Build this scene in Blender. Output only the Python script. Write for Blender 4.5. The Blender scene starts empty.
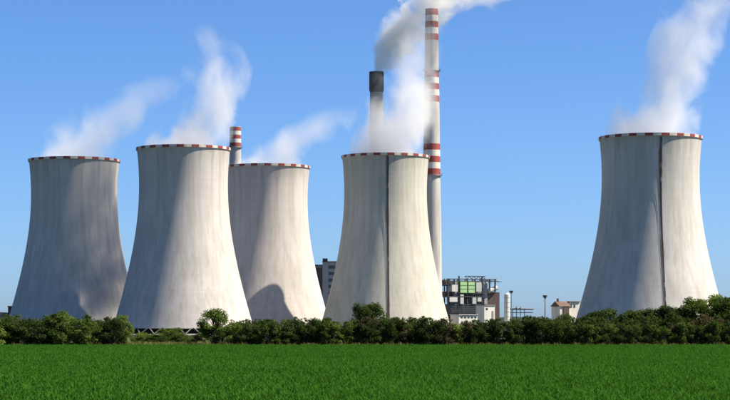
import bpy, math, random
import numpy as np
from mathutils import Vector

# ------------------------------------------------------------------ camera, sky, sun, exposure
R = math.radians
F, PW, PH, X0, Y0, EYE = 2200.0, 730.0, 400.0, 365.0, 330.0, 2.2   # focal length in photo pixels, horizon row, eye height
PLANT = -1.5                                                      # ground level at the power station
scene = bpy.context.scene
C = scene.collection
cam_d = bpy.data.cameras.new('camera')
cam = bpy.data.objects.new('camera', cam_d); C.objects.link(cam)
cam.location = (0, 0, EYE); cam.rotation_euler = (R(90), 0, 0)
cam_d.sensor_width = 36.0; cam_d.lens = 36.0 * F / PW
cam_d.shift_y = (Y0 - PH / 2) / PW
cam_d.clip_start = 0.5; cam_d.clip_end = 60000
scene.camera = cam

SUN_EL, SUN_BACK = 50.0, 3.0                                     # elevation; degrees towards the camera from straight right
s = Vector((math.cos(R(SUN_BACK)) * math.cos(R(SUN_EL)), -math.sin(R(SUN_BACK)) * math.cos(R(SUN_EL)), math.sin(R(SUN_EL))))
world = bpy.data.worlds.new('World'); scene.world = world; world.use_nodes = True
wn = world.node_tree.nodes; wl = world.node_tree.links
sky = wn.new('ShaderNodeTexSky'); sky.sky_type = 'NISHITA'; sky.sun_disc = False
sky.sun_elevation = R(SUN_EL); sky.sun_rotation = R(90 + SUN_BACK)
sky.altitude = 0; sky.air_density = 0.6; sky.dust_density = 0.7; sky.ozone_density = 10.0
hs = wn.new('ShaderNodeHueSaturation'); hs.inputs['Saturation'].default_value = 1.06
wl.new(sky.outputs[0], hs.inputs['Color']); wl.new(hs.outputs[0], wn['Background'].inputs[0])
wn['Background'].inputs[1].default_value = 0.082
sun_d = bpy.data.lights.new('sun', 'SUN'); sun_d.energy = 5.0; sun_d.angle = R(0.53); sun_d.color = (1.0, 0.885, 0.71)
sun = bpy.data.objects.new('sun', sun_d); C.objects.link(sun)
sun.rotation_euler = (-s).to_track_quat('-Z', 'Y').to_euler()
vs = scene.view_settings
vs.view_transform = 'Standard'; vs.look = 'None'; vs.exposure = 1.05; vs.gamma = 1.0; vs.use_curve_mapping = False
cy = scene.cycles
cy.use_denoising = True; cy.max_bounces = 8; cy.diffuse_bounces = 3; cy.transparent_max_bounces = 8
cy.volume_bounces = 4; cy.volume_step_rate = 0.2; cy.volume_max_steps = 256

rng = np.random.default_rng(7); random.seed(7)

def wx(x, D): return (x - X0) / F * D
def wz(y, D): return EYE + (Y0 - y) / F * D

# ------------------------------------------------------------------ helpers
class MB:
    """collects vertices and faces, built as ONE mesh object"""
    def __init__(self): self.v = []; self.f = []
    def box(self, x0, x1, y0, y1, z0, z1):
        b = len(self.v)
        self.v += [(x0,y0,z0),(x1,y0,z0),(x1,y1,z0),(x0,y1,z0),(x0,y0,z1),(x1,y0,z1),(x1,y1,z1),(x0,y1,z1)]
        self.f += [tuple(b+i for i in q) for q in ((0,3,2,1),(4,5,6,7),(0,1,5,4),(1,2,6,5),(2,3,7,6),(3,0,4,7))]
        return self
    def bar(self, p, q, w, n=4, w2=None):
        p, q = Vector(p), Vector(q); d = (q - p).normalized()
        a = d.cross(Vector((0,0,1)) if abs(d.z) < .9 else Vector((1,0,0))).normalized(); c = d.cross(a)
        b = len(self.v); w2 = w if w2 is None else w2
        for pt, ww in ((p, w), (q, w2)):
            for i in range(n):
                t = 2*math.pi*(i+.5)/n
                self.v.append(tuple(pt + (a*math.cos(t) + c*math.sin(t))*ww))
        for i in range(n): self.f.append((b+i, b+(i+1)%n, b+n+(i+1)%n, b+n+i))
        self.f.append(tuple(b+i for i in reversed(range(n)))); self.f.append(tuple(b+n+i for i in range(n)))
        return self
    def lathe(self, prof, n=64, a0=0.0, a1=2*math.pi):
        """revolve (r,z) profile round Z"""
        full = abs(a1 - a0 - 2*math.pi) < 1e-6; m = n if full else n + 1; b = len(self.v)
        for r, z in prof:
            for i in range(m):
                t = a0 + (a1-a0)*i/n
                self.v.append((r*math.cos(t), r*math.sin(t), z))
        for k in range(len(prof)-1):
            for i in range(n):
                j = (i+1) % m
                self.f.append((b+k*m+i, b+k*m+j, b+(k+1)*m+j, b+(k+1)*m+i))
        return self
    def mesh(self, name, mat, smooth=False, angle=35):
        me = bpy.data.meshes.new(name); me.from_pydata(self.v, [], self.f); me.update()
        if mat: me.materials.append(mat)
        if smooth:
            me.polygons.foreach_set('use_smooth', [True]*len(me.polygons))
            me.set_sharp_from_angle(angle=R(angle))
        return me
    def build(self, name, mat, parent=None, smooth=False, angle=35, loc=(0,0,0), rz=0):
        return link(name, self.mesh(name, mat, smooth, angle), parent, loc, rz)

def link(name, me, parent=None, loc=(0,0,0), rz=0):
    o = bpy.data.objects.new(name, me); C.objects.link(o); o.parent = parent
    o.location = loc; o.rotation_euler = (0,0,rz)
    return o
def tag(o, label=None, cat=None, group=None, kind=None):
    if label: o['label'] = label
    if cat: o['category'] = cat
    if group: o['group'] = group
    if kind: o['kind'] = kind
    return o
def thing(name, loc, label, cat, group=None, rz=0):
    return tag(link(name, None, None, loc, rz), label, cat, group)
def np_mesh(name, verts, quads, mat, extra=()):
    me = bpy.data.meshes.new(name); nv, nf = len(verts), len(quads)
    me.vertices.add(nv); me.vertices.foreach_set('co', np.ascontiguousarray(verts, dtype=np.float32).ravel())
    me.loops.add(nf*4); me.loops.foreach_set('vertex_index', np.ascontiguousarray(quads, dtype=np.int32).ravel())
    me.polygons.add(nf); me.polygons.foreach_set('loop_start', np.arange(0, nf*4, 4, dtype=np.int32))
    me.update(calc_edges=True)
    for m in (mat if isinstance(mat, (list, tuple)) else [mat]): me.materials.append(m)
    return me

# ------------------------------------------------------------------ materials
def new_mat(name):
    m = bpy.data.materials.new(name); m.use_nodes = True
    return m, m.node_tree.nodes, m.node_tree.links, m.node_tree.nodes['Principled BSDF']
def noise(n, l, coord, scale, detail=4, rough=.55, map_scale=None):
    if map_scale:
        mp = n.new('ShaderNodeMapping'); mp.inputs['Scale'].default_value = map_scale
        l.new(coord, mp.inputs['Vector']); coord = mp.outputs[0]
    t = n.new('ShaderNodeTexNoise'); t.inputs['Scale'].default_value = scale
    t.inputs['Detail'].default_value = detail; t.inputs['Roughness'].default_value = rough
    l.new(coord, t.inputs['Vector']); return t.outputs['Fac']
def ramp(n, l, fac, stops):
    r = n.new('ShaderNodeValToRGB'); e = r.color_ramp.elements
    while len(e) < len(stops): e.new(.5)
    for i, (p, c) in enumerate(stops):
        e[i].position = p; e[i].color = (*c, 1) if len(c) == 3 else c
    l.new(fac, r.inputs[0]); return r.outputs[0]
def mixc(n, l, fac, a, b, mode='MIX'):
    m = n.new('ShaderNodeMix'); m.data_type = 'RGBA'; m.blend_type = mode
    for sock, val in ((m.inputs[0], fac), (m.inputs[6], a), (m.inputs[7], b)):
        if hasattr(val, 'is_linked'): l.new(val, sock)
        else: sock.default_value = val if isinstance(val, float) else (*val, 1)
    return m.outputs[2]
def math_n(n, l, op, a, b=None, c=None, clamp=False):
    m = n.new('ShaderNodeMath'); m.operation = op; m.use_clamp = clamp
    for i, val in enumerate((a, b, c)):
        if val is None: continue
        if hasattr(val, 'is_linked'): l.new(val, m.inputs[i])
        else: m.inputs[i].default_value = val
    return m.outputs[0]

def simple(name, col, rough=.7, var=.18, scale=.4, metallic=0.0, streak=True):
    m, n, l, b = new_mat(name); tc = n.new('ShaderNodeTexCoord')
    f1 = noise(n, l, tc.outputs['Object'], scale, 5, .6, (1, 1, .12) if streak else None)
    lo = tuple(c*(1-var) for c in col); hi = tuple(min(1, c*(1+var)) for c in col)
    l.new(ramp(n, l, f1, [(.3, lo), (.7, hi)]), b.inputs['Base Color'])
    b.inputs['Roughness'].default_value = rough; b.inputs['Metallic'].default_value = metallic
    return m

def concrete_mat(name, base, seed, ladder=None):
    m, n, l, b = new_mat(name); tc = n.new('ShaderNodeTexCoord'); ob = tc.outputs['Object']
    off = n.new('ShaderNodeVectorMath'); off.operation = 'ADD'; off.inputs[1].default_value = (seed*31.7, seed*17.1, seed*7.3)
    l.new(ob, off.inputs[0]); co = off.outputs[0]
    big = noise(n, l, co, .045, 4, .6)                                    # broad weathering
    strk = noise(n, l, co, .35, 5, .65, (1, 1, .035))                     # vertical run-down streaks
    fine = noise(n, l, co, 1.6, 4, .6)
    sep = n.new('ShaderNodeSeparateXYZ'); l.new(ob, sep.inputs[0])
    lift = math_n(n, l, 'FRACT', math_n(n, l, 'MULTIPLY', sep.outputs[2], 1/1.25))     # formwork lifts
    line = math_n(n, l, 'LESS_THAN', lift, .10)
    band = n.new('ShaderNodeTexWhiteNoise'); band.noise_dimensions = '1D'
    l.new(math_n(n, l, 'FLOOR', math_n(n, l, 'MULTIPLY', sep.outputs[2], 1/1.25)), band.inputs['W'])
    c0 = ramp(n, l, big, [(.3, tuple(x*.86 for x in base)), (.7, tuple(min(1, x*1.07) for x in base))])
    c1 = mixc(n, l, ramp(n, l, strk, [(.42, (0,0,0)), (.68, (1,1,1))]), c0, (base[0]*.68, base[1]*.67, base[2]*.64))
    c1 = mixc(n, l, .8, c0, c1)
    c2 = mixc(n, l, math_n(n, l, 'MULTIPLY', line, .06), c1, (.12, .11, .10))
    c3 = mixc(n, l, math_n(n, l, 'MULTIPLY', band.outputs[0], .10), c2, (base[0]*.6, base[1]*.6, base[2]*.6))
    c4 = mixc(n, l, math_n(n, l, 'MULTIPLY', fine, .16), c3, (base[0]*.6, base[1]*.58, base[2]*.55))
    # soot and damp below the rim, with an uneven lower edge of its own
    d = math_n(n, l, 'ADD', sep.outputs[2], math_n(n, l, 'MULTIPLY', strk, 34.0))
    concrete_dark = ramp(n, l, math_n(n, l, 'DIVIDE', d, 140.0), [(.76, (0,0,0)), (.88, (1,1,1))])
    c5 = mixc(n, l, mixc(n, l, .38, (0,0,0), concrete_dark), c4, (base[0]*.5, base[1]*.48, base[2]*.42))
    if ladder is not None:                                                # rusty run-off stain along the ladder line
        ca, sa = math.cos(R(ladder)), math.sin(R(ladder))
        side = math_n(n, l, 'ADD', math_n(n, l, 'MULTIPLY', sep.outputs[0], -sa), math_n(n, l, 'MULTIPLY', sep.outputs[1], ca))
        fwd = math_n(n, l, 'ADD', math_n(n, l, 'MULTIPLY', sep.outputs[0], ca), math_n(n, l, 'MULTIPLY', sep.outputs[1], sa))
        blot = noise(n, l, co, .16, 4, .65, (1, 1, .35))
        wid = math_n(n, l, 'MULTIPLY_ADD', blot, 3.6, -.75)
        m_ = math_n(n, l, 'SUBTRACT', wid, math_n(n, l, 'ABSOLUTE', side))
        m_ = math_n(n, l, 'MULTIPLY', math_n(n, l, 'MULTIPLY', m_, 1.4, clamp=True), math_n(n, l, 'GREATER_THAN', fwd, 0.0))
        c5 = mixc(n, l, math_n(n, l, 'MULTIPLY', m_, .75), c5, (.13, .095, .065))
    l.new(c5, b.inputs['Base Color']); b.inputs['Roughness'].default_value = .9
    bp = n.new('ShaderNodeBump'); bp.inputs['Strength'].default_value = .35; bp.inputs['Distance'].default_value = .12
    l.new(math_n(n, l, 'ADD', math_n(n, l, 'MULTIPLY', line, -.2), fine), bp.inputs['Height']); l.new(bp.outputs[0], b.inputs['Normal'])
    return m

M = {}
M['red'] = simple('red_paint', (.25, .042, .034), .7, .4, .6)
M['white'] = simple('white_paint', (.55, .52, .48), .7, .25, .6)
M['steel'] = simple('grey_steel', (.16, .18, .20), .5, .2, metallic=.3)
M['dark_steel'] = simple('dark_steel', (.045, .05, .06), .5, .25)
M['blue_steel'] = simple('blue_steel', (.10, .15, .21), .5, .2)
M['rust'] = simple('rusty_steel', (.085, .05, .035), .8, .35)
M['green_clad'] = simple('green_cladding', (.38, .62, .28), .5, .1)
M['pale_clad'] = simple('pale_cladding', (.50, .55, .50), .5, .12)
M['white_clad'] = simple('white_cladding', (.60, .59, .55), .6, .15)
M['grey_clad'] = simple('grey_cladding', (.19, .19, .20), .6, .15)
M['mid_grey'] = simple('mid_grey_cladding', (.30, .31, .33), .6, .12)
M['dark_clad'] = simple('dark_cladding', (.055, .05, .055), .6, .2)
M['brown_clad'] = simple('brown_cladding', (.09, .06, .05), .7, .25)
M['roof'] = simple('brown_roof', (.12, .075, .06), .8, .2)
M['chimney'] = simple('chimney_concrete', (.40, .39, .375), .85, .25, .3)
M['grey_stack'] = simple('grey_stack_concrete', (.27, .27, .27), .85, .22, .3)
M['concrete_dark'] = simple('dark_concrete', (.15, .15, .14), .9, .25, .6)  # darker grey concrete for the inlet columns
M['soot'] = simple('sooty_concrete', (.085, .08, .078), .9, .3, .4)
M['bark'] = simple('bark', (.07, .052, .04), .9, .3, 2.0)
M['fill'] = simple('inlet_shade_fill', (.03, .03, .032), .9, .2)
def glass_mat():
    m, n, l, b = new_mat('window_glass'); b.inputs['Base Color'].default_value = (.03, .04, .05, 1); b.inputs['Roughness'].default_value = .08
    return m
M['glass'] = glass_mat()

def ground_mat(name, stops, scale, bump=.3, scale2=None):
    m, n, l, b = new_mat(name); tc = n.new('ShaderNodeTexCoord')
    f1 = noise(n, l, tc.outputs['Object'], scale, 6, .6); f2 = noise(n, l, tc.outputs['Object'], scale2 or scale*14, 5, .6)
    f = math_n(n, l, 'ADD', math_n(n, l, 'MULTIPLY', f1, .6), math_n(n, l, 'MULTIPLY', f2, .4))
    l.new(ramp(n, l, f, stops), b.inputs['Base Color']); b.inputs['Roughness'].default_value = .95
    b.inputs['Specular IOR Level'].default_value = .1
    bp = n.new('ShaderNodeBump'); bp.inputs['Strength'].default_value = bump; bp.inputs['Distance'].default_value = .2
    l.new(f2, bp.inputs['Height']); l.new(bp.outputs[0], b.inputs['Normal'])
    return m
M['scrub'] = ground_mat('rough_grass_ground', [(.3, (.045, .055, .018)), (.55, (.07, .08, .03)), (.75, (.12, .105, .055))], .03)
M['field'] = ground_mat('field_soil', [(.3, (.012, .045, .006)), (.7, (.022, .075, .010))], .05)
M['track'] = ground_mat('dry_track', [(.3, (.16, .14, .075)), (.7, (.25, .22, .13))], .1)
M['hill'] = ground_mat('wooded_hill', [(.3, (.018, .03, .022)), (.7, (.03, .042, .03))], .004, .3, .05)

def leaf_mat(name, dark, light, trans=.35, scale=.5, var=.5, isl=.5):
    m = bpy.data.materials.new(name); m.use_nodes = True; n, l = m.node_tree.nodes, m.node_tree.links
    n.remove(n['Principled BSDF']); out = n['Material Output']
    geo = n.new('ShaderNodeNewGeometry'); oi = n.new('ShaderNodeObjectInfo')
    f = noise(n, l, geo.outputs['Position'], scale, 4, .6)
    f = math_n(n, l, 'ADD', f, math_n(n, l, 'MULTIPLY', math_n(n, l, 'SUBTRACT', oi.outputs['Random'], .5), var))
    f = math_n(n, l, 'ADD', f, math_n(n, l, 'MULTIPLY', math_n(n, l, 'SUBTRACT', geo.outputs['Random Per Island'], .5), isl))
    col = ramp(n, l, f, [(.2, dark), (.8, light)])
    d = n.new('ShaderNodeBsdfDiffuse'); t = n.new('ShaderNodeBsdfTranslucent'); mx = n.new('ShaderNodeMixShader')
    mx.inputs[0].default_value = trans
    l.new(col, d.inputs[0]); l.new(mixc(n, l, 1.0, col, (1.15, 1.1, .6), 'MULTIPLY'), t.inputs[0])
    l.new(d.outputs[0], mx.inputs[1]); l.new(t.outputs[0], mx.inputs[2]); l.new(mx.outputs[0], out.inputs['Surface'])
    return m
M['leaf_dark'] = leaf_mat('dark_green_leaves', (.025, .042, .014), (.072, .108, .032))
M['leaf_mid'] = leaf_mat('mid_green_leaves', (.032, .056, .015), (.09, .135, .035))
M['leaf_fresh'] = leaf_mat('fresh_green_leaves', (.06, .10, .022), (.15, .21, .05))
M['leaf_brown'] = leaf_mat('brownish_leaves', (.042, .040, .025), (.10, .09, .052))
M['crop'] = leaf_mat('crop_blades', (.032, .104, .013), (.046, .146, .018), .3, .05, 0.0, .18)
M['dry'] = leaf_mat('dry_grass_blades', (.06, .085, .02), (.20, .19, .08), .3, .3, 0.0)

# ------------------------------------------------------------------ the ground
def strip(name, rows, half, mat, nx=2):
    v, f = [], []
    for y, z in rows:
        for i in range(nx): v.append((-half + 2*half*i/(nx-1), y, z))
    for r in range(len(rows)-1):
        for i in range(nx-1): f.append((r*nx+i, r*nx+i+1, (r+1)*nx+i+1, (r+1)*nx+i))
    me = bpy.data.meshes.new(name); me.from_pydata(v, [], f); me.materials.append(mat)
    return tag(link(name, me), kind='structure')
def ground_z(y): return 0.0 if y < 340 else PLANT*min(1.0, (y-340)/180.0)
strip('ground', [(-2500, 0), (340, 0), (520, PLANT), (30000, PLANT)], 20000, M['scrub'])
strip('field', [(-60, .012), (311, .012)], 400, M['field'])
strip('track', [(344, ground_z(344)+.03), (352, ground_z(352)+.03)], 300, M['track'])

def hill(name, y, h, seed):
    r = random.Random(seed); v, f = [], []; n = 160; half = 3500
    for i in range(n+1):
        x = -half + 2*half*i/n
        z = h*(.62 + .2*math.sin(x*.0013+seed) + .12*math.sin(x*.0047+seed*2) + .07*r.random())
        for dy, k in ((-500, 0), (-350, .45), (-160, .85), (0, 1), (300, .7), (700, 0)):
            v.append((x, y+dy, PLANT - 1 + (z+1)*k + r.random()*2*(0<k<1)))
    for i in range(n):
        for k in range(5): f.append((i*6+k, (i+1)*6+k, (i+1)*6+k+1, i*6+k+1))
    me = bpy.data.meshes.new(name); me.from_pydata(v, [], f); me.materials.append(M['hill'])
    tag(link(name, me), kind='structure')
hill('hill', 7000, 66, 3)

# ------------------------------------------------------------------ cooling towers
H = 100.0; SHELL0 = 4.5
def prof_r(z, k): return k*24.2*math.sqrt(1 + ((z-80.0)/61.0)**2)
NP = 40
rim_meshes = {}
def rim_panel(k, colour):
    key = (round(k, 3), colour)
    if key not in rim_meshes:
        r = prof_r(H, k) + .27; a = R(360/NP)*.485; mb = MB()
        mb.lathe([(r, H-1.4), (r+.12, H-1.4), (r+.12, H-.05), (r, H-.05), (r, H-1.4)], 4, -a, a)
        m = 5; mb.f.append((0, m, 2*m, 3*m)); mb.f.append((4, 3*m+4, 2*m+4, m+4))
        rim_meshes[key] = mb.mesh('rim_panel', M[colour])
    return rim_meshes[key]

def tower(axis_px, D, k, label, seed, base, ladder=None):
    X, Y = wx(axis_px, D), D
    t = thing('cooling_tower', (X, Y, PLANT), label, 'cooling tower', 'cooling towers of the power station')
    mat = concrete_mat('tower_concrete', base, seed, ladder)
    if seed in (1, 3): t.scale = (.985, .985, .985)                        # two of the towers are slightly smaller
    out = [(prof_r(z, k), z) for z in np.linspace(SHELL0, H-2.0, 44)]
    inn = [(r-.7, z) for r, z in reversed(out)]
    sh = MB().lathe(out, 160)
    sh.lathe(inn, 144); sh.lathe([inn[-1], out[0]], 144)
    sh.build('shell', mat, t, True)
    rt = prof_r(H-2.0, k); ro = prof_r(H, k) + .25
    rim = MB().lathe([(rt-.7, H-2.0), (rt+.02, H-2.0), (ro, H-1.6), (ro, H), (rt-.7, H), (rt-.7, H-2.0)], 144).build('rim', mat, t, True, 30)
    for i in range(NP):
        link('rim_panel', rim_panel(k, 'red' if i % 2 else 'white'), rim, rz=R(360/NP*(i+.5+seed*.3)))
    # basin wall and raked columns of the air inlet
    rb = prof_r(0, k)
    MB().lathe([(rb-1.2, 0), (rb+1.6, 0), (rb+1.6, 1.5), (rb+1.2, 1.7), (rb-.6, 1.7), (rb-1.2, 1.5)], 96).build('basin_wall', mat, t, True)
    rs = prof_r(SHELL0, k)
    col = MB(); hw = 2*math.pi/30
    for sgn in (-1, 1):
        a = sgn*hw*.46
        col.bar((rb+.4, 0, 1.66), ((rs-.35)*math.cos(a), (rs-.35)*math.sin(a), SHELL0+.35), .3, 6)
    cme = col.mesh('column', M['concrete_dark'])
    for i in range(30): link('column', cme, t, rz=hw*i)
    MB().lathe([(rb*.8, 1.5), (rb*.8, SHELL0+2.5), (.1, SHELL0+2.6)], 48).build('inlet_shade_fill', M['fill'], t)  # fill coloured near-black to paint in the darkness behind the air inlet
    if ladder is not None:
        az = R(ladder); ca, sa = math.cos(az), math.sin(az)
        rr = random.Random(seed)
        def P(z, off, side): r = prof_r(z, k)+off; return (r*ca - side*sa, r*sa + side*ca, z)
        zs = np.linspace(5.5, H-2.2, 40)
        ld = MB()
        for side in (-.38, .38):
            for a, b in zip(zs[:-1], zs[1:]): ld.bar(P(a, .1, side), P(b, .1, side), .06)
        for z in np.arange(5.7, H-2.3, .6): ld.bar(P(z, .1, -.38), P(z, .1, .38), .03)
        lo = ld.build('ladder', M['dark_steel'], t)
        cg = MB()
        for z in np.arange(8, H-2.3, 1.5):
            pts = [P(z, .1 + .4*math.sin(q), .4*math.cos(q)) for q in np.linspace(0, math.pi, 6)]
            for a, b in zip(pts[:-1], pts[1:]): cg.bar(a, b, .03)
        for q in (math.pi*.3, math.pi*.5, math.pi*.7):
            for a, b in zip(zs[1:-1], zs[2:]): cg.bar(P(a, .1+.4*math.sin(q), .4*math.cos(q)), P(b, .1+.4*math.sin(q), .4*math.cos(q)), .03)
        cg.build('safety_cage', M['rust'], lo)
        ct = MB()                                                     # cable tray, with pieces missing
        for a, b in zip(zs[:-1], zs[1:]):
            if rr.random() < .92: ct.bar(P(a, .04, .6), P(b, .04, .6), .1)
        ct.build('cable_tray', M['rust'], lo)
    return t

warm = (.52, .508, .485); yell = (.52, .512, .45); pink = (.52, .495, .478)
TW = [  # axis px, distance, radius factor
    (74.3, 1224.0, 1.0), (183.5, 1164.0, .968), (267.0, 1274.0, .985), (385.5, 1217.0, .945), (650.5, 1098.0, 1.0)]
tower(*TW[0], 'leftmost cooling tower, grey concrete mostly in shade with sunlit patches near its rim', 1, warm)
tower(*TW[1], 'second cooling tower from the left, overlapping its neighbours, cream sunlit right side', 2, pink)
tower(*TW[2], 'middle cooling tower half hidden behind the second one, curved shadow at its foot', 3, pink)
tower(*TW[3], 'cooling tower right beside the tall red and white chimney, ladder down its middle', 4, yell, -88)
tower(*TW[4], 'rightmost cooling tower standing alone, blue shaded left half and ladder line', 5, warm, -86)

# ------------------------------------------------------------------ chimneys
def chimney(name, axis, D, ytop, rt_px, taper, bands, label, group=None, dark_top=None):
    s_ = F/D; hz = wz(ytop, D) - PLANT; rt = rt_px/s_
    t = thing(name, (wx(axis, D), D, PLANT), label, 'chimney', group)
    rr = lambda z: rt + (hz-z)*taper
    zc = lambda y: wz(y, D) - PLANT
    MB().lathe([(rr(z), z) for z in np.linspace(0, hz, 24)] + [(rt-.5, hz), (rt-.5, hz-12)], 40).build('shaft', M['grey_stack'] if dark_top else M['chimney'], t, True)
    for ya, yb, c in bands:
        za, zb = zc(yb), zc(ya)
        MB().lathe([(rr(za)-.1, za), (rr(za)+.05, za), (rr(zb)+.05, zb), (rr(zb)-.1, zb)], 40).build('painted_band', M[c], t, True)
    if dark_top:
        za, zb = zc(dark_top), hz
        o = .55
        MB().lathe([(rr(za), za-1.5), (rr(za)+o, za), (rt+o, zb+.1), (rt-.45, zb+.1), (rt-.45, zb-6)], 40).build('sooty_crown', M['soot'], t, True, 30)
    for y in ([b[1]+1.0 for b in bands if b is bands[-1]] + [ytop+62.0]):
        z = zc(y); g = MB(); r = rr(z)
        g.lathe([(r, z), (r+1.1, z), (r+1.1, z+.15), (r, z+.15)], 32)
        g.lathe([(r+1.0, z+1.0), (r+1.1, z+1.0), (r+1.1, z+1.12), (r+1.0, z+1.12)], 32)
        for i in range(16):
            a = 2*math.pi*i/16; g.bar(((r+1.05)*math.cos(a), (r+1.05)*math.sin(a), z), ((r+1.05)*math.cos(a), (r+1.05)*math.sin(a), z+1.1), .06)
        g.build('gallery', M['steel'], t)
    return t, rr, hz
def grp(y, h): return [(y, y+h, 'red'), (y+h, y+2*h, 'white'), (y+2*h, y+3*h, 'red'), (y+3*h, y+4*h, 'white'), (y+4*h, y+5*h, 'red')]
chimney('striped_chimney', 431.7, 1350.0, 9.0, 6.3, .0145, grp(9.3, 6.2) + grp(71.5, 6.1) + grp(144, 6.2),
        'tallest chimney, slender concrete with three groups of red and white bands')
chimney('grey_chimney', 376.5, 1400.0, 72.0, 6.4, .006, [(130, 131, 'white')],
        'grey chimney with sooty black crown rising out of steam, no stripes', dark_top=90)
chimney('striped_chimney', 235.3, 1500.0, 127.0, 5.6, .008, grp(127.3, 3.9),
        'short striped chimney showing just above the gap between two cooling towers')

# ------------------------------------------------------------------ power station buildings
def part_box(t, name, mat, x0, x1, y0, y1, D, d0, d1, T, label=None):
    """box seen at photo columns x0..x1 and rows y0(top)..y1 on a face at distance D+d0, d1 deep; local to thing T at (X,Y,Z)"""
    d = D + d0
    o = MB().box(wx(x0, d)-T[0], wx(x1, d)-T[0], d0, d0+d1, max(wz(y1, d)-T[2], 0), wz(y0, d)-T[2]).build(name, mat, t)
    if label: o['label'] = label
    return o
D = 1400.0
# boiler house with open steelwork
T = (wx(474, D), D, PLANT)
bh = thing('boiler_house', T, 'large boiler house with dark open steelwork and two bright green panels', 'building', rz=R(20))
part_box(bh, 'lower_wall', M['dark_clad'], 448, 483, 304, 340, D, 0, 22, T)
part_box(bh, 'upper_wall', M['brown_clad'], 489.5, 503, 292, 340, D, 2, 20, T)
part_box(bh, 'core_wall', M['grey_clad'], 459, 489, 293.5, 304.2, D, 5, 16, T)
part_box(bh, 'boiler_casing', M['mid_grey'], 455.5, 490, 281, 293, D, 7, 12, T)
for a, b in ((458.6, 465.8), (467.3, 474.2)):
    p = part_box(bh, 'green_panel', M['green_clad'], a, b, 281.8, 292.8, D, -1.25, 6, T)
    for q in (1, 2): part_box(p, 'panel_joint', M['dark_steel'], a, b, 281.6+q*3.7, 281.8+q*3.7, D, -1.35, .12, T)
part_box(bh, 'pale_panel', M['pale_clad'], 475.8, 481.5, 282.5, 291.5, D, -1.25, 5, T)
part_box(bh, 'white_panel', M['white_clad'], 449.5, 455.8, 285, 291.7, D, -1.25, 5, T)
part_box(bh, 'white_panel', M['white_clad'], 447.0, 455.5, 297.3, 302, D, -1.25, 5, T)
part_box(bh, 'white_panel', M['white_clad'], 458.8, 462.4, 294.5, 304, D, -.9, 3, T)
part_box(bh, 'white_panel', M['pale_clad'], 472.0, 476.0, 297.2, 303.8, D, -.9, 3, T)
part_box(bh, 'white_panel', M['white_clad'], 477.6, 481.6, 297.2, 301.5, D, -.9, 3, T)
part_box(bh, 'grey_panel', M['mid_grey'], 486, 489.3, 283, 304, D, 1.2, 4, T)
part_box(bh, 'brown_panel', M['brown_clad'], 443, 449, 280, 286, D, 1.2, 6, T)
part_box(bh, 'brown_panel', M['brown_clad'], 443, 452, 291.7, 297.3, D, 1.2, 6, T)
part_box(bh, 'dark_duct', M['dark_steel'], 463, 470.5, 296, 304, D, .6, 4, T)
for x in (446, 452.5, 457.8, 466.6, 474.9, 482.8, 491, 497):
    part_box(bh, 'steel_column', M['dark_steel'], x-.55, x+.55, 276 if x in (457.8, 482.8) else 279, 304.2 if x < 484 else 291.8, D, -.6, 1.2, T)
    part_box(bh, 'steel_column', M['dark_steel'], x-.45, x+.45, 279, 304, D, 17.6, 1.0, T)
for x0, x1, y in ((444, 498, 279.2), (444, 499.5, 281.2), (457, 484, 293.2), (444, 491, 296.6), (456, 484, 288.2)):
    part_box(bh, 'floor_beam', M['dark_steel'], x0, x1, y-.45, y+.45, D, -1.0, .9, T)
g = MB(); zt = wz(276.3, D)-PLANT; zb = wz(279, D)-PLANT                      # roof truss above the columns
xa, xb = wx(464, D)-T[0], wx(486, D)-T[0]
g.bar((xa, -.2, zt), (xb, -.2, zt), .35)
for i in range(9):
    u, w_ = xa+(xb-xa)*i/9, xa+(xb-xa)*(i+1)/9
    g.bar((u, -.2, zb if i % 2 else zt), (w_, -.2, zt if i % 2 else zb), .22)
g.build('roof_truss', M['dark_steel'], bh)
g = MB(); g.bar((wx(484, D)-T[0], 4, wz(279.5, D)-PLANT), (wx(507, D)-T[0], 4, wz(281.3, D)-PLANT), .45, 6, .2)
for q in range(5):
    x = wx(486+q*4, D)-T[0]; g.bar((x, 4, wz(279.7+q*.3, D)-PLANT), (x+1.5, 4, wz(282.5, D)-PLANT), .18)
g.build('crane_boom', M['blue_steel'], bh)
g = MB(); g.bar((wx(490, D)-T[0], 1, wz(291, D)-PLANT), (wx(500, D)-T[0], 1, wz(287.5, D)-PLANT), 1.5, 8)
g.build('sloping_conveyor', M['white_clad'], bh)
g = MB()
for q in range(5):
    z = wz(304.5+q*1.8, D)-PLANT
    g.bar((wx(449, D)-T[0], -.35, z), (wx(482, D)-T[0], -.35, z), .14)
g.build('pipe_run', M['steel'], bh)
for i in range(7):
    part_box(bh, 'window', M['glass'], 451+i*4.4, 453.2+i*4.4, 307, 309.2, D, -.12, .2, T)

# white buildings in front of the boiler house
Dw = 1370.0; T = (wx(489.5, Dw), Dw, PLANT)
wb = thing('transformer_house', T, 'white box-shaped building against the dark foot of the boiler house', 'building', rz=R(32))
part_box(wb, 'wall', M['white_clad'], 483.2, 496, 305.5, 340, Dw, 0, 9, T)
part_box(wb, 'roof', M['grey_clad'], 482.8, 496.4, 304.7, 305.5, Dw, -.5, 10, T)
part_box(wb, 'door', M['grey_clad'], 492.2, 494.4, 311, 339, Dw, -.15, .3, T)
part_box(wb, 'window', M['glass'], 485, 487.5, 308, 310, Dw, -.1, .3, T)
Dw = 1340.0; T = (wx(468, Dw), Dw, PLANT)
wb = thing('low_shed', T, 'long low white shed just above the hedge beside the fourth cooling tower', 'shed', rz=R(28))
part_box(wb, 'wall', M['white_clad'], 457.5, 479, 315, 340, Dw, 0, 10, T)
part_box(wb, 'roof', M['mid_grey'], 457, 479.5, 314, 315, Dw, -.6, 11.2, T)
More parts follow.
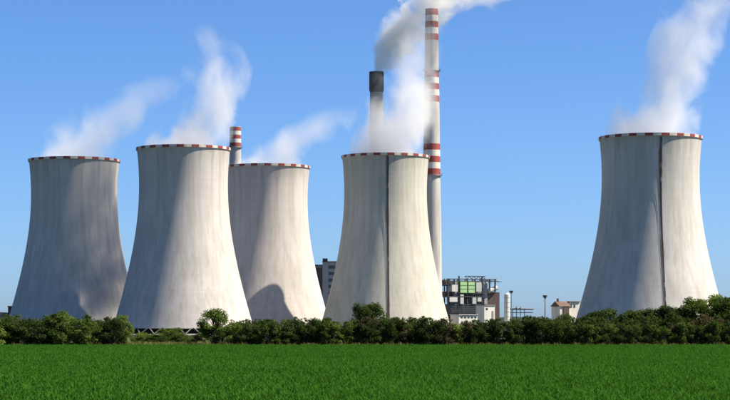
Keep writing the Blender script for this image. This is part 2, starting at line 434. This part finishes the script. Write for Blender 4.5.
for i in range(5): part_box(wb, 'window', M['glass'], 459.5+i*4, 461.8+i*4, 316.4, 318.2, Dw, -.1, .3, T)

# white silo
Dw = 1385.0; px_m = F/Dw; T = (wx(507, Dw), Dw, PLANT)
si = thing('white_silo', T, 'upright white silo at the right end of the boiler house', 'silo')
hz = wz(294.5, Dw)-PLANT; rr_ = 2.9/px_m
MB().lathe([(rr_, 9), (rr_, hz), (rr_*.5, hz+1.0), (.2, hz+1.1)], 24).build('body', M['white_clad'], si, True)
MB().lathe([(.6, 4.5), (rr_, 9)], 24).build('hopper', M['mid_grey'], si, True)
for i in range(4):
    a = math.pi/4 + math.pi/2*i
    MB().bar((rr_*.9*math.cos(a), rr_*.9*math.sin(a), 0), (rr_*.9*math.cos(a), rr_*.9*math.sin(a), 9.3), .25, 6).build('leg', M['steel'], si)
g = MB()
for q in np.arange(9, hz, 3.0): g.lathe([(rr_, q), (rr_+.1, q), (rr_+.1, q+.25), (rr_, q+.25)], 24)
g.build('stiffener_ring', M['mid_grey'], si)

# grey tower block between the third and fourth cooling tower
T = (wx(324, D), D, PLANT)
tb = thing('bunker_building', T, 'grey plant building glimpsed between the middle and fourth cooling towers', 'building')
part_box(tb, 'side_wing', M['grey_clad'], 306, 322.5, 265.5, 340, D, 1.5, 24, T)
part_box(tb, 'main_wall', M['mid_grey'], 322.5, 336, 262, 340, D, 0, 24, T)
part_box(tb, 'roof_slab', M['dark_clad'], 305.5, 322.5, 264.6, 265.5, D, 1, 25, T)
part_box(tb, 'roof_slab', M['dark_clad'], 322.2, 336.4, 261.2, 262, D, -.4, 25, T)
part_box(tb, 'roof_housing', M['dark_clad'], 322.6, 327.5, 258.4, 261.2, D, 4, 8, T)
part_box(tb, 'dark_bay', M['dark_clad'], 313, 321.8, 268, 320, D, 1.2, .5, T)
for q in range(6):
    part_box(tb, 'window', M['glass'], 328.5, 335, 265.5+q*6.5, 268.6+q*6.5, D, -.12, .3, T)

# block behind the two left towers
T = (wx(127, D), D, PLANT)
lb = thing('coal_bunker', T, 'dark building sliver glimpsed low between the two leftmost cooling towers', 'building')
part_box(lb, 'wall', M['grey_clad'], 112, 142, 273.5, 340, D, 0, 20, T)
part_box(lb, 'roof_slab', M['dark_clad'], 111.5, 142.5, 271.8, 273.5, D, -.5, 21, T)
for q in range(4): part_box(lb, 'window', M['glass'], 121, 133, 277+q*7, 279.5+q*7, D, -.12, .3, T)

# dark pump house at the left edge
T = (wx(5, 1280), 1280.0, PLANT)
ph = thing('pump_house', T, 'small dark building at the left foot of the leftmost cooling tower', 'building')
part_box(ph, 'wall', M['dark_clad'], 8, 15.5, 307, 345, 1280.0, 0, 12, T)
part_box(ph, 'low_wing', M['grey_clad'], -14, 7.9, 312.5, 345, 1280.0, 1, 12, T)
part_box(ph, 'roof', M['dark_steel'], 7.4, 16.1, 305.9, 307, 1280.0, -.5, 13, T)

# pipe bridge right of the silo
T = (wx(519, D), D, PLANT)
pr = thing('pipe_bridge', T, 'blue-grey steel pipe bridge low beside the white silo', 'pipe bridge')
for x in (512.5, 516.5, 520.5, 524.5):
    part_box(pr, 'post', M['blue_steel'], x-.35, x+.35, 306.5 if x in (516.5, 520.5) else 309, 340, D, 0, .5, T)
    part_box(pr, 'post', M['blue_steel'], x-.35, x+.35, 309, 340, D, 4, .5, T)
for y in (309.5, 312.5): part_box(pr, 'deck_beam', M['blue_steel'], 509, 533, y-.4, y+.4, D, -.3, 5, T)
for q in range(3):
    MB().bar((wx(509, D)-T[0], .8+q*1.4, wz(308.3, D)-PLANT), (wx(534, D)-T[0], .8+q*1.4, wz(308.8, D)-PLANT), .45, 8).build('pipe', M['mid_grey'], pr, True)

# floodlight masts
def mast(x, D, ytop, label, head_px):
    T = (wx(x, D), D, PLANT); h = wz(ytop, D)-PLANT
    t = thing('floodlight_mast', T, label, 'mast', 'floodlight masts')
    MB().bar((0,0,0), (0,0,h-1), .42, 10, .2).build('pole', M['steel'], t, True)
    w = head_px/(F/D)
    g = MB().lathe([(.25, h-2.2), (w*.75, h-1.6), (w*.75, h-1.35), (.25, h-1.2)], 16); g.build('head_frame', M['steel'], t)
    lm = MB().box(-.45, .45, -.3, .3, -.45, .45).mesh('lamp', M['dark_steel'])
    for i in range(8):
        a = 2*math.pi*i/8; link('lamp', lm, t, (w*.8*math.cos(a), w*.8*math.sin(a), h-.85), a+math.pi/2)
mast(511.3, 1365.0, 290.0, 'mast with dark head close beside the white silo', 1.9)
mast(545, 1150.0, 294.5, 'slim floodlight mast alone against the sky left of the rightmost tower', 2.0)

# house with light walls left of the rightmost tower
Dh = 1180.0; T = (wx(569, Dh), Dh, PLANT)
hs_ = thing('brick_house', T, 'low house with pale gable and brown roof beside the rightmost tower', 'house', rz=R(25))
part_box(hs_, 'wall', M['white_clad'], 558.5, 570, 306, 345, Dh, 0, 9, T)
part_box(hs_, 'wing', M['white_clad'], 571.5, 584, 302, 345, Dh, 3, 9, T)
g = MB(); xa, xb = wx(557.6, Dh)-T[0], wx(571.2, Dh)-T[0]; ze = wz(306, Dh)-PLANT; zr = wz(301.2, Dh)-PLANT
g.v += [(xa,-.6,ze-.2),(xb,-.6,ze-.2),(xb,9.6,ze-.2),(xa,9.6,ze-.2),(xa,4.5,zr),(xb,4.5,zr)]; g.f += [(0,1,5,4),(2,3,4,5),(0,4,3),(1,2,5),(0,3,2,1)]
rf = g.build('roof', M['roof'], hs_)
part_box(rf, 'chimney_stack', M['brown_clad'], 559.5, 561, 298.5, 304, Dh, 4, 1, T)
part_box(hs_, 'flat_roof', M['roof'], 571.3, 584.4, 301.2, 302, Dh, 2.4, 10, T)
part_box(hs_, 'brick_bay', M['brown_clad'], 562.5, 568.8, 306.3, 345, Dh, -.4, .6, T)
for x in (573.3, 577.2): part_box(hs_, 'window', M['glass'], x, x+1.8, 304.5, 307.5, Dh, 2.85, .3, T)

# ------------------------------------------------------------------ steam and smoke
def plume(name, label, cat, nodes, D, dens, profile, noise_scale=.065, thresh=.0, colour=(1,1,1), along=False, stretch=(1,1,.75), seed=0, soft=2.2, aniso=.25, amp=7.0, bias=.5, depth=1.0, drift=0.0):
    """nodes: photo (x, y, half width) up the plume; its centre stands at distance D; cross-section is round"""
    k = D/F
    pts = [(wx(x, D), wz(y, D), r*k) for x, y, r in nodes]
    bx, bz = pts[0][0], pts[0][1]
    loc = [(x-bx, z-bz, r) for x, z, r in pts]
    rot = 0.0
    if along:
        rot = math.atan2(loc[-1][0], loc[-1][1])
        loc = [(x*math.cos(rot)-z*math.sin(rot), x*math.sin(rot)+z*math.cos(rot), r) for x, z, r in loc]
    L = loc[-1][1]; ts = [q[1]/L for q in loc]
    tt = np.linspace(0, 1, 41)
    def smooth(vals):
        return np.interp(tt, ts, vals)
    cx = smooth([q[0] for q in loc]); rr = smooth([q[2] for q in loc])
    for a in (cx, rr):
        for _ in range(2): a[1:-1] = (a[:-2] + 2*a[1:-1] + a[2:])/4
    mb = MB(); n = 28; r_ = random.Random(seed)
    ph = [r_.random()*6.28 for _ in range(6)]
    for i, t in enumerate(tt):
        for j in range(n):
            a = 2*math.pi*j/n
            w = 1.0 + (0 if (t < .06 and not along) else .05*math.sin(3*a+ph[0]+t*9) + .04*math.sin(5*a+ph[1]-t*17))
            mb.v.append((cx[i] + rr[i]*w*math.cos(a), rr[i]*w*depth*math.sin(a) + drift*t*L, t*L))
    for i in range(len(tt)-1):
        for j in range(n): mb.f.append((i*n+j, i*n+(j+1) % n, (i+1)*n+(j+1) % n, (i+1)*n+j))
    mb.f.append(tuple(reversed(range(n)))); mb.f.append(tuple((len(tt)-1)*n + j for j in range(n)))
    m = bpy.data.materials.new(name); m.use_nodes = True; nd, l = m.node_tree.nodes, m.node_tree.links
    nd.remove(nd['Principled BSDF'])
    tc = nd.new('ShaderNodeTexCoord'); sep = nd.new('ShaderNodeSeparateXYZ'); l.new(tc.outputs['Object'], sep.inputs[0])
    t = math_n(nd, l, 'DIVIDE', sep.outputs[2], L, clamp=True)
    def curve(vals, lo, hi):
        fc = nd.new('ShaderNodeFloatCurve'); cu = fc.mapping.curves[0]
        idx = np.linspace(0, 40, 21).astype(int)
        for q, ii in enumerate(idx):
            x, y = float(tt[ii]), float((vals[ii]-lo)/(hi-lo))
            if q == 0: cu.points[0].location = (x, y)
            elif q == len(idx)-1: cu.points[-1].location = (x, y)
            else: cu.points.new(x, y)
        fc.mapping.update(); l.new(t, fc.inputs['Value'])
        return math_n(nd, l, 'MULTIPLY_ADD', fc.outputs[0], hi-lo, lo)
    c = curve(cx, float(cx.min())-1, float(cx.max())+1)
    r = curve(rr, 0.0, float(rr.max())*1.05)
    dx = math_n(nd, l, 'SUBTRACT', sep.outputs[0], c)
    dy = math_n(nd, l, 'DIVIDE', math_n(nd, l, 'SUBTRACT', sep.outputs[1], math_n(nd, l, 'MULTIPLY', sep.outputs[2], drift)), depth)
    d = math_n(nd, l, 'SQRT', math_n(nd, l, 'ADD', math_n(nd, l, 'MULTIPLY', dx, dx), math_n(nd, l, 'MULTIPLY', dy, dy)))
    d = math_n(nd, l, 'DIVIDE', d, r)
    core = math_n(nd, l, 'SUBTRACT', 1.0, d, clamp=True)
    mp = nd.new('ShaderNodeMapping'); mp.inputs['Scale'].default_value = stretch; mp.inputs['Location'].default_value = (seed*13.1, seed*7.7, seed*3.3)
    mp.inputs['Rotation'].default_value = (0, R(20), 0)
    l.new(tc.outputs['Object'], mp.inputs[0])
    nz = nd.new('ShaderNodeTexNoise'); nz.inputs['Scale'].default_value = noise_scale; nz.inputs['Detail'].default_value = 6
    nz.inputs['Roughness'].default_value = .55; nz.inputs['Distortion'].default_value = .6
    l.new(mp.outputs[0], nz.inputs['Vector'])
    # density: thick in the core, eaten away by noise towards the edge
    nz2 = nd.new('ShaderNodeTexNoise'); nz2.inputs['Scale'].default_value = noise_scale*.35; nz2.inputs['Detail'].default_value = 3
    l.new(mp.outputs[0], nz2.inputs['Vector'])
    big = math_n(nd, l, 'MULTIPLY', math_n(nd, l, 'SUBTRACT', nz2.outputs['Fac'], .5), amp*.6)
    v = math_n(nd, l, 'MULTIPLY', math_n(nd, l, 'SUBTRACT', nz.outputs['Fac'], .5+thresh), amp)
    v = math_n(nd, l, 'ADD', math_n(nd, l, 'ADD', v, big), math_n(nd, l, 'SUBTRACT', math_n(nd, l, 'MULTIPLY', core, soft), bias))
    if not along: v = math_n(nd, l, 'ADD', v, math_n(nd, l, 'MULTIPLY', math_n(nd, l, 'SUBTRACT', 1.0, math_n(nd, l, 'MULTIPLY', t, 5.0), clamp=True), 1.1))
    v = math_n(nd, l, 'MAXIMUM', v, 0.0); v = math_n(nd, l, 'MINIMUM', v, 1.3)
    v = math_n(nd, l, 'MULTIPLY', v, math_n(nd, l, 'MULTIPLY', core, 9.0, clamp=True))
    pf = np.interp(tt, [p[0] for p in profile], [p[1] for p in profile])
    v = math_n(nd, l, 'MULTIPLY', v, curve(pf, 0.0, 1.0))
    vol = nd.new('ShaderNodeVolumePrincipled'); vol.inputs['Color'].default_value = (*colour, 1); vol.inputs['Anisotropy'].default_value = aniso
    l.new(math_n(nd, l, 'MULTIPLY', v, dens), vol.inputs['Density'])
    l.new(vol.outputs[0], nd['Material Output'].inputs['Volume'])
    o = mb.build(name, m, None, True, loc=(bx, D, bz)); o.rotation_euler = (0, rot, 0)
    tag(o, label, cat)
    return o
st = (.985, .985, .985)
plume('steam_plume', 'thin white steam drifting right off the leftmost cooling tower', 'steam',
      [(74.3,163,42),(75,156,45),(82,143,49),(95,128,53),(112,113,50),(132,100,43),(150,88,34),(168,74,22)], TW[0][1], .025,
      [(0,1),(.3,.8),(.6,.5),(.85,.3),(1,0)], seed=1, colour=st)
plume('steam_plume', 'tall bright steam column rising off the second cooling tower from the left', 'steam',
      [(183.5,151,43),(186,144,45),(198,126,44),(207,106,42),(213,86,40),(217,66,37),(216,50,32),(211,35,25),(206,22,14)], TW[1][1], .045,
      [(0,1),(.3,.9),(.6,.75),(.85,.45),(1,0)], seed=2, colour=st)
plume('steam_plume', 'low pale steam drifting right off the middle cooling tower', 'steam',
      [(267,168,40),(269,160,42),(282,151,48),(297,141,50),(313,131,46),(331,120,38),(350,106,24)], TW[2][1], .024,
      [(0,1),(.35,.8),(.7,.5),(1,0)], seed=3, colour=st)
plume('steam_plume', 'broad steam column in front of the grey chimney and tall striped chimney', 'steam',
      [(385.5,159,40),(387,151,44),(393,135,46),(398,115,42),(402,95,37),(406,75,33),(411,50,32),(422,20,32),(446,-20,36),(455,-60,42),(461,-110,48),(466,-170,52),(470,-230,54),(474,-290,54),(478,-345,42)], TW[3][1], .056,
      [(0,1),(.1,.85),(.18,.55),(.22,.25),(.33,.15),(.40,.6),(.46,1.0),(.77,1.0),(.84,.25),(1,0)], seed=4, colour=st, drift=-.12)  # unseen upper stretch added and thickened to cast shade on the leftmost tower
plume('steam_plume', 'dense white steam leaning right from the rightmost cooling tower out of frame', 'steam',
      [(650.5,140,48),(651,132,50),(655,115,49),(663,95,47),(674,70,45),(688,40,43),(701,10,44),(720,-40,42),(740,-85,40)], TW[4][1], .04,
      [(0,1),(.4,.85),(.8,.6),(1,0)], seed=5, colour=st)
plume('chimney_smoke', 'greyish billowing smoke from the sooty grey chimney drifting behind striped chimney top', 'smoke',
      [(376.5,73,5.5),(380,65,14),(388,51,24),(398,36,30),(411,21,30),(430,6,26),(455,-12,22),(485,-28,20)], 1400.0, .115,
      [(0,1),(.6,.9),(.8,.5),(1,0)], .085, seed=6, colour=(.975, .97, .955), along=True, stretch=(1,1,.9), amp=7.5, bias=.1)
plume('chimney_smoke', 'ragged white smoke trailing right from the top of tallest striped chimney', 'smoke',
      [(431.7,10,3.5),(440,6,8),(455,3,14),(475,0,18),(498,-3,16),(522,-8,10)], 1350.0, .07,
      [(0,1),(.5,.6),(.8,.9),(1,0)], .075, seed=7, colour=(.95, .95, .94), along=True, stretch=(1,1,.7))

# ------------------------------------------------------------------ vegetation
def leaves(centres, radii, count, size, flat=.85):
    """leaf-sized bent quads spread through clumps; returns verts, quads"""
    ncl = len(centres); w = radii**2; idx = rng.choice(ncl, count, p=w/w.sum())
    d = rng.normal(size=(count, 3)); d /= np.linalg.norm(d, axis=1)[:, None]
    rad = radii[idx]*rng.random(count)**.45
    p = centres[idx] + d*rad[:, None]*np.array([1, 1, flat])
    nrm = d*.6 + rng.normal(size=(count, 3))*.6 + np.array([0, 0, .35]); nrm /= np.linalg.norm(nrm, axis=1)[:, None]
    u = np.cross(nrm, rng.normal(size=(count, 3))); u /= np.linalg.norm(u, axis=1)[:, None]; v = np.cross(nrm, u)
    sz = size*(.6 + .8*rng.random(count))[:, None]
    q = np.stack([p - u*sz, p - v*sz*.55 + nrm*sz*.18, p + u*sz, p + v*sz*.55 + nrm*sz*.18], axis=1)
    q[..., 2] = np.maximum(q[..., 2], .01)
    return q.reshape(-1, 3), np.arange(count*4).reshape(-1, 4)

def crown_bush(seed, nclump, h, w):
    """unit-free bush of height h and half width w, leafy to the ground"""
    r = np.random.default_rng(seed); c, rad = [], []
    while len(c) < nclump:
        z = r.random()*.86 + .06; env = math.sqrt(max(0, 1 - ((z-.38)/.62)**2)) if z > .38 else .82 + .18*z/.38
        a = r.random()*6.283; q = math.sqrt(r.random())*env
        c.append((q*w*.8*math.cos(a), q*w*.8*math.sin(a), z*h)); rad.append(h*(.10 + .09*r.random()))
    for _ in range(4):                                                 # shoots above the outline
        a = r.random()*6.283; q = r.random()*.5
        c.append((q*w*math.cos(a), q*w*math.sin(a), h*(.92 + .1*r.random()))); rad.append(h*.06)
    return np.array(c), np.array(rad)
def crown_tree(seed, nclump, h, w):
    r = np.random.default_rng(seed); c, rad = [], []
    while len(c) < nclump:
        z = .12 + .84*r.random(); env = math.sqrt(max(0, 1 - ((z-.52)/.48)**2)); a = r.random()*6.283; q = r.random()**.5*env
        c.append((q*w*.85*math.cos(a), q*w*.85*math.sin(a), z*h)); rad.append(h*(.075 + .075*r.random()))
    return np.array(c), np.array(rad)
def stems_mesh(seed, cs, h, tree):
    r = random.Random(seed); mb = MB()
    if tree:
        p0 = Vector((0, 0, -.1)); tr = .028*h
        p1 = Vector((r.uniform(-.03, .03)*h, r.uniform(-.03, .03)*h, .3*h)); p2 = Vector((r.uniform(-.05, .05)*h, r.uniform(-.05, .05)*h, .62*h))
        mb.bar(p0, p1, tr, 8, tr*.75); mb.bar(p1, p2, tr*.75, 8, tr*.4)
        for i in range(0, len(cs), 2):
            c = Vector(cs[i]); b = p1.lerp(p2, min(1, max(0, (c.z/h-.3)*1.3)))
            mb.bar(b, c, tr*.35, 5, tr*.08)
    else:
        for i in range(0, len(cs), 2):
            c = Vector(cs[i]); b = Vector((r.uniform(-.08, .08)*h, r.uniform(-.08, .08)*h, -.05)); mid = b.lerp(c, .5) + Vector((0, 0, .08*h))
            mb.bar(b, mid, .013*h, 5, .009*h); mb.bar(mid, c, .009*h, 5, .003*h)
    return mb
LEAF = ['leaf_dark', 'leaf_mid', 'leaf_fresh', 'leaf_brown']
bush_meshes, tree_meshes = {}, {}
def foliage_mesh(kind, variant, leaf):
    store = tree_meshes if kind == 'tree' else bush_meshes
    key = (variant, leaf)
    if key not in store:
        if kind == 'tree':
            cs, rad = crown_tree(100+variant, 72, 6.0, 2.6); v, q = leaves(cs, rad, 7500, .135)
        else:
            cs, rad = crown_bush(200+variant, 30, 4.0, 2.2); v, q = leaves(cs, rad, 4200, .115)
        store[key] = (np_mesh('crown', v, q, M[leaf]), stems_mesh(variant, [tuple(c) for c in cs], 6.0 if kind == 'tree' else 4.0, kind == 'tree').mesh('trunk' if kind == 'tree' else 'stem', M['bark']))
    return store[key]
def plant(kind, variant, leaf, X, Y, h, w, label, group, name=None, rz=None):
    cr, stm = foliage_mesh(kind, variant, leaf)
    sz = h/(6.0 if kind == 'tree' else 4.05); sw = w/(2.6 if kind == 'tree' else 2.2)
    t = thing(name or ('tree' if kind == 'tree' else 'bush'), (X, Y, ground_z(Y)), label, 'tree' if kind == 'tree' else 'bush', group, rz=random.random()*6.28 if rz is None else rz)
    t.scale = (sw, sw, sz)
    link('crown', cr, t); link('trunk' if kind == 'tree' else 'stem', stm, t)
    return t

ORD = ['first', 'second', 'third', 'fourth', 'fifth', 'sixth', 'seventh', 'eighth', 'ninth', 'tenth', 'eleventh', 'twelfth', 'thirteenth', 'fourteenth', 'fifteenth', 'sixteenth', 'seventeenth', 'eighteenth', 'nineteenth', 'twentieth', 'twenty-first', 'twenty-second', 'twenty-third']
SEG = [(-60, 136, 'below leftmost cooling tower'), (180, 246, 'below second cooling tower'), (246, 322, 'below middle cooling tower'),
       (322, 450, 'below fourth cooling tower'), (450, 514, 'below boiler house'), (514, 582, 'below lone floodlight mast'), (582, 800, 'below rightmost cooling tower')]
DESC = {'leaf_dark': 'dark green', 'leaf_mid': 'mid green', 'leaf_fresh': 'fresh green', 'leaf_brown': 'brownish'}
def top_front(x):
    return float(np.interp(x, [-20, 15, 40, 60, 80, 110, 132, 184, 205, 240, 280, 320, 350, 400, 450, 500, 540, 580, 640, 700, 760],
                           [317, 317, 320, 315, 319, 319, 321, 326, 321, 322, 321, 320, 319, 319, 320, 321, 318, 322, 324, 323, 322]))
def row(D0, x_from, x_to, step, word, topf, leafw, kind='bush', wfac=.62, jit=.35, dj=3.0, group='bushes of the hedge along the field'):
    spots = []; x = x_from
    while x <= x_to:
        spots.append(x + random.uniform(-jit, jit)*step); x += step
    out = {}
    for x in spots:
        for si_, (a, b, w) in enumerate(SEG):
            if a <= x < b: out.setdefault(si_, []).append(x)
    for si_, xs in out.items():
        for i, x in enumerate(sorted(xs)):
            D = D0 + random.uniform(-dj, dj)*.5
            h = (wz(topf(x), D) - ground_z(D))*random.uniform(.86, 1.1)
            leaf = random.choices(LEAF, leafw)[0]
            lab = f'{DESC[leaf]} {"tree" if kind == "tree" else "bush"}, {ORD[i]} from left, {word} {SEG[si_][2]}'
            plant(kind, random.randrange(6), leaf, wx(x, D), D, h, h*wfac*random.uniform(.85, 1.15), lab, group)
B = 'front hedge row'
row(314.5, -8, 128, 12.5, B, top_front, (4, 4, 3, 1))
row(314.5, 234, 738, 11.5, B, top_front, (6, 4, 1, 2))
row(321.0, -4, 124, 17, 'second hedge row', lambda x: top_front(x)-1.5, (4, 4, 2, 1))
row(321.0, 238, 566, 16, 'second hedge row', lambda x: top_front(x)-.5, (5, 4, 1, 3))
# taller growth climbing towards the right, behind the hedge
top_r = lambda x: float(np.interp(x, [548, 570, 600, 640, 680, 705, 735], [318, 316, 312, 309, 304.5, 300, 297.5]))
row(329.0, 556, 742, 13, 'tall row behind hedge', top_r, (5, 5, 2, 0), 'tree', .46, .3, 3, 'trees behind the hedge on the right')
row(325.0, 572, 740, 15, 'middle hedge row', lambda x: .45*top_r(x)+.55*top_front(x), (5, 3, 1, 2))
# single trees
plant('tree', 4, 'leaf_fresh', wx(213.5, 316.0), 316.0, wz(309.5, 316.0), 2.7, 'round fresh green tree standing proud of the hedge before the second tower', 'single trees in the hedge')
plant('bush', 2, 'leaf_dark', wx(221, 314.0), 314.0, 2.0, 1.3, 'small dark shrub at the foot of the round fresh green tree', 'small shrubs')
plant('tree', 3, 'leaf_dark', wx(362, 325.0), 325.0, wz(305, 325.0), 2.1, 'dark tree rising above the hedge before the fourth tower, left of a pair', 'single trees in the hedge')
plant('tree', 4, 'leaf_dark', wx(374, 327.0), 327.0, wz(303.5, 327.0), 2.2, 'dark tree rising above the hedge before the fourth tower, right of a pair', 'single trees in the hedge')
plant('tree', 5, 'leaf_mid', wx(62, 324.0), 324.0, wz(312, 324.0), 2.0, 'mid green tree topping the left hedge before the leftmost tower', 'single trees in the hedge')
plant('tree', 0, 'leaf_fresh', wx(122, 323.0), 323.0, wz(316, 323.0), 1.7, 'fresh green tree at the right end of the left hedge', 'single trees in the hedge')
# low scrub in the gap before the second tower
low = [(139, 355, 1.3), (147, 372, 1.4), (156, 380, 1.2), (163, 366, 1.5), (171, 374, 1.9), (178, 362, 1.6), (184, 350, 1.5), (152, 392, 2.0), (168, 396, 2.3), (141, 380, 2.1), (146, 396, 2.0), (160, 400, 2.2), (176, 385, 1.9), (193, 352, 1.4), (201, 349, 1.7), (172, 352, 2.6), (154, 352, 1.5), (162, 345, 1.3), (180, 346, 1.7)]
for i, (x, Dq, h) in enumerate(sorted(low)):
    plant('bush', i % 6, ['leaf_mid', 'leaf_fresh', 'leaf_dark'][i % 3], wx(x, Dq), Dq, h, h*1.25,
          f'low shrub in the hedge gap below second tower, {ORD[i]} from left', 'low shrubs in the hedge gap')
plant('bush', 3, 'leaf_dark', wx(188.5, 320), 320, .8, .45, 'tiny dark shrub alone on the dry strip left of the round tree', 'small shrubs')

# ------------------------------------------------------------------ crop and rough grass, real blades
def blades(name, mat, pts, hts, nb, width, spread, lean, label, cat):
    n = len(pts); idx = np.repeat(np.arange(n), nb); m = len(idx)
    base = np.zeros((m, 3)); base[:, :2] = pts[idx, :2] + rng.normal(size=(m, 2))*spread; base[:, 2] = pts[idx, 2]
    a = rng.random(m)*6.283; ln = hts[idx]*(.65 + .6*rng.random(m)); b = lean*(.3 + rng.random(m))
    dirv = np.stack([np.cos(a), np.sin(a)], 1); side = np.stack([-np.sin(a), np.cos(a)], 1)
    w = width*(.7 + .6*rng.random(m))
    q = np.zeros((m, 6, 3))
    for k, (t, ww) in enumerate(((0, .7), (.6, 1.0), (1.0, .15))):
        cxy = base[:, :2] + dirv*(ln*b*t*t)[:, None]; z = base[:, 2] + ln*t*(1 - .35*b*t)
        q[:, 2*k, :2] = cxy - side*(w*ww*.5)[:, None]; q[:, 2*k+1, :2] = cxy + side*(w*ww*.5)[:, None]
        q[:, 2*k, 2] = q[:, 2*k+1, 2] = z
    i0 = np.arange(m)*6
    quads = np.concatenate([np.stack([i0, i0+1, i0+3, i0+2], 1), np.stack([i0+2, i0+3, i0+5, i0+4], 1)])
    return tag(link(name, np_mesh(name, q.reshape(-1, 3), quads, mat)), label, cat, kind='stuff')
def field_points(y0, y1, n, power, slope=.215):
    """points over the wedge of field the photograph shows (and a margin), denser near by"""
    u = rng.random(n); y = (y0**power + u*(y1**power - y0**power))**(1/power)
    return np.stack([(rng.random(n)*2-1)*y*slope, y], 1)
p = field_points(52, 310.6, 85000, .75)
lump = np.zeros(len(p))
for fx, fy, ph, am in ((.9, .33, 0, .5), (1.7, .61, 1.3, .4), (.37, .14, 2.1, .5), (2.9, 1.1, .4, .3), (.11, .055, .8, .4)):
    lump += am*np.sin(p[:, 0]*fx + 1.5*np.sin(p[:, 1]*fy*.7+ph) + ph)*np.sin(p[:, 1]*fy + ph*2 + .8*np.sin(p[:, 0]*fx*.6))
hts = .19 + .04*lump + rng.random(len(p))*.07
blades('crop', M['crop'], np.column_stack([p, np.full(len(p), .01)]), np.clip(hts, .11, .5), 7, .036, .13, .7, 'lush green young crop covering the whole foreground field', 'crop')
n = 9000
yy = 311.5 + 110*rng.random(n)**1.5; xx = (rng.random(n)*2-1)*yy*.2
blades('rough_grass', M['dry'], np.column_stack([xx, yy, [ground_z(t) for t in yy]]), .25 + .35*rng.random(n), 7, .05, .2, .6, 'rough yellowish grass behind the field edge', 'grass')
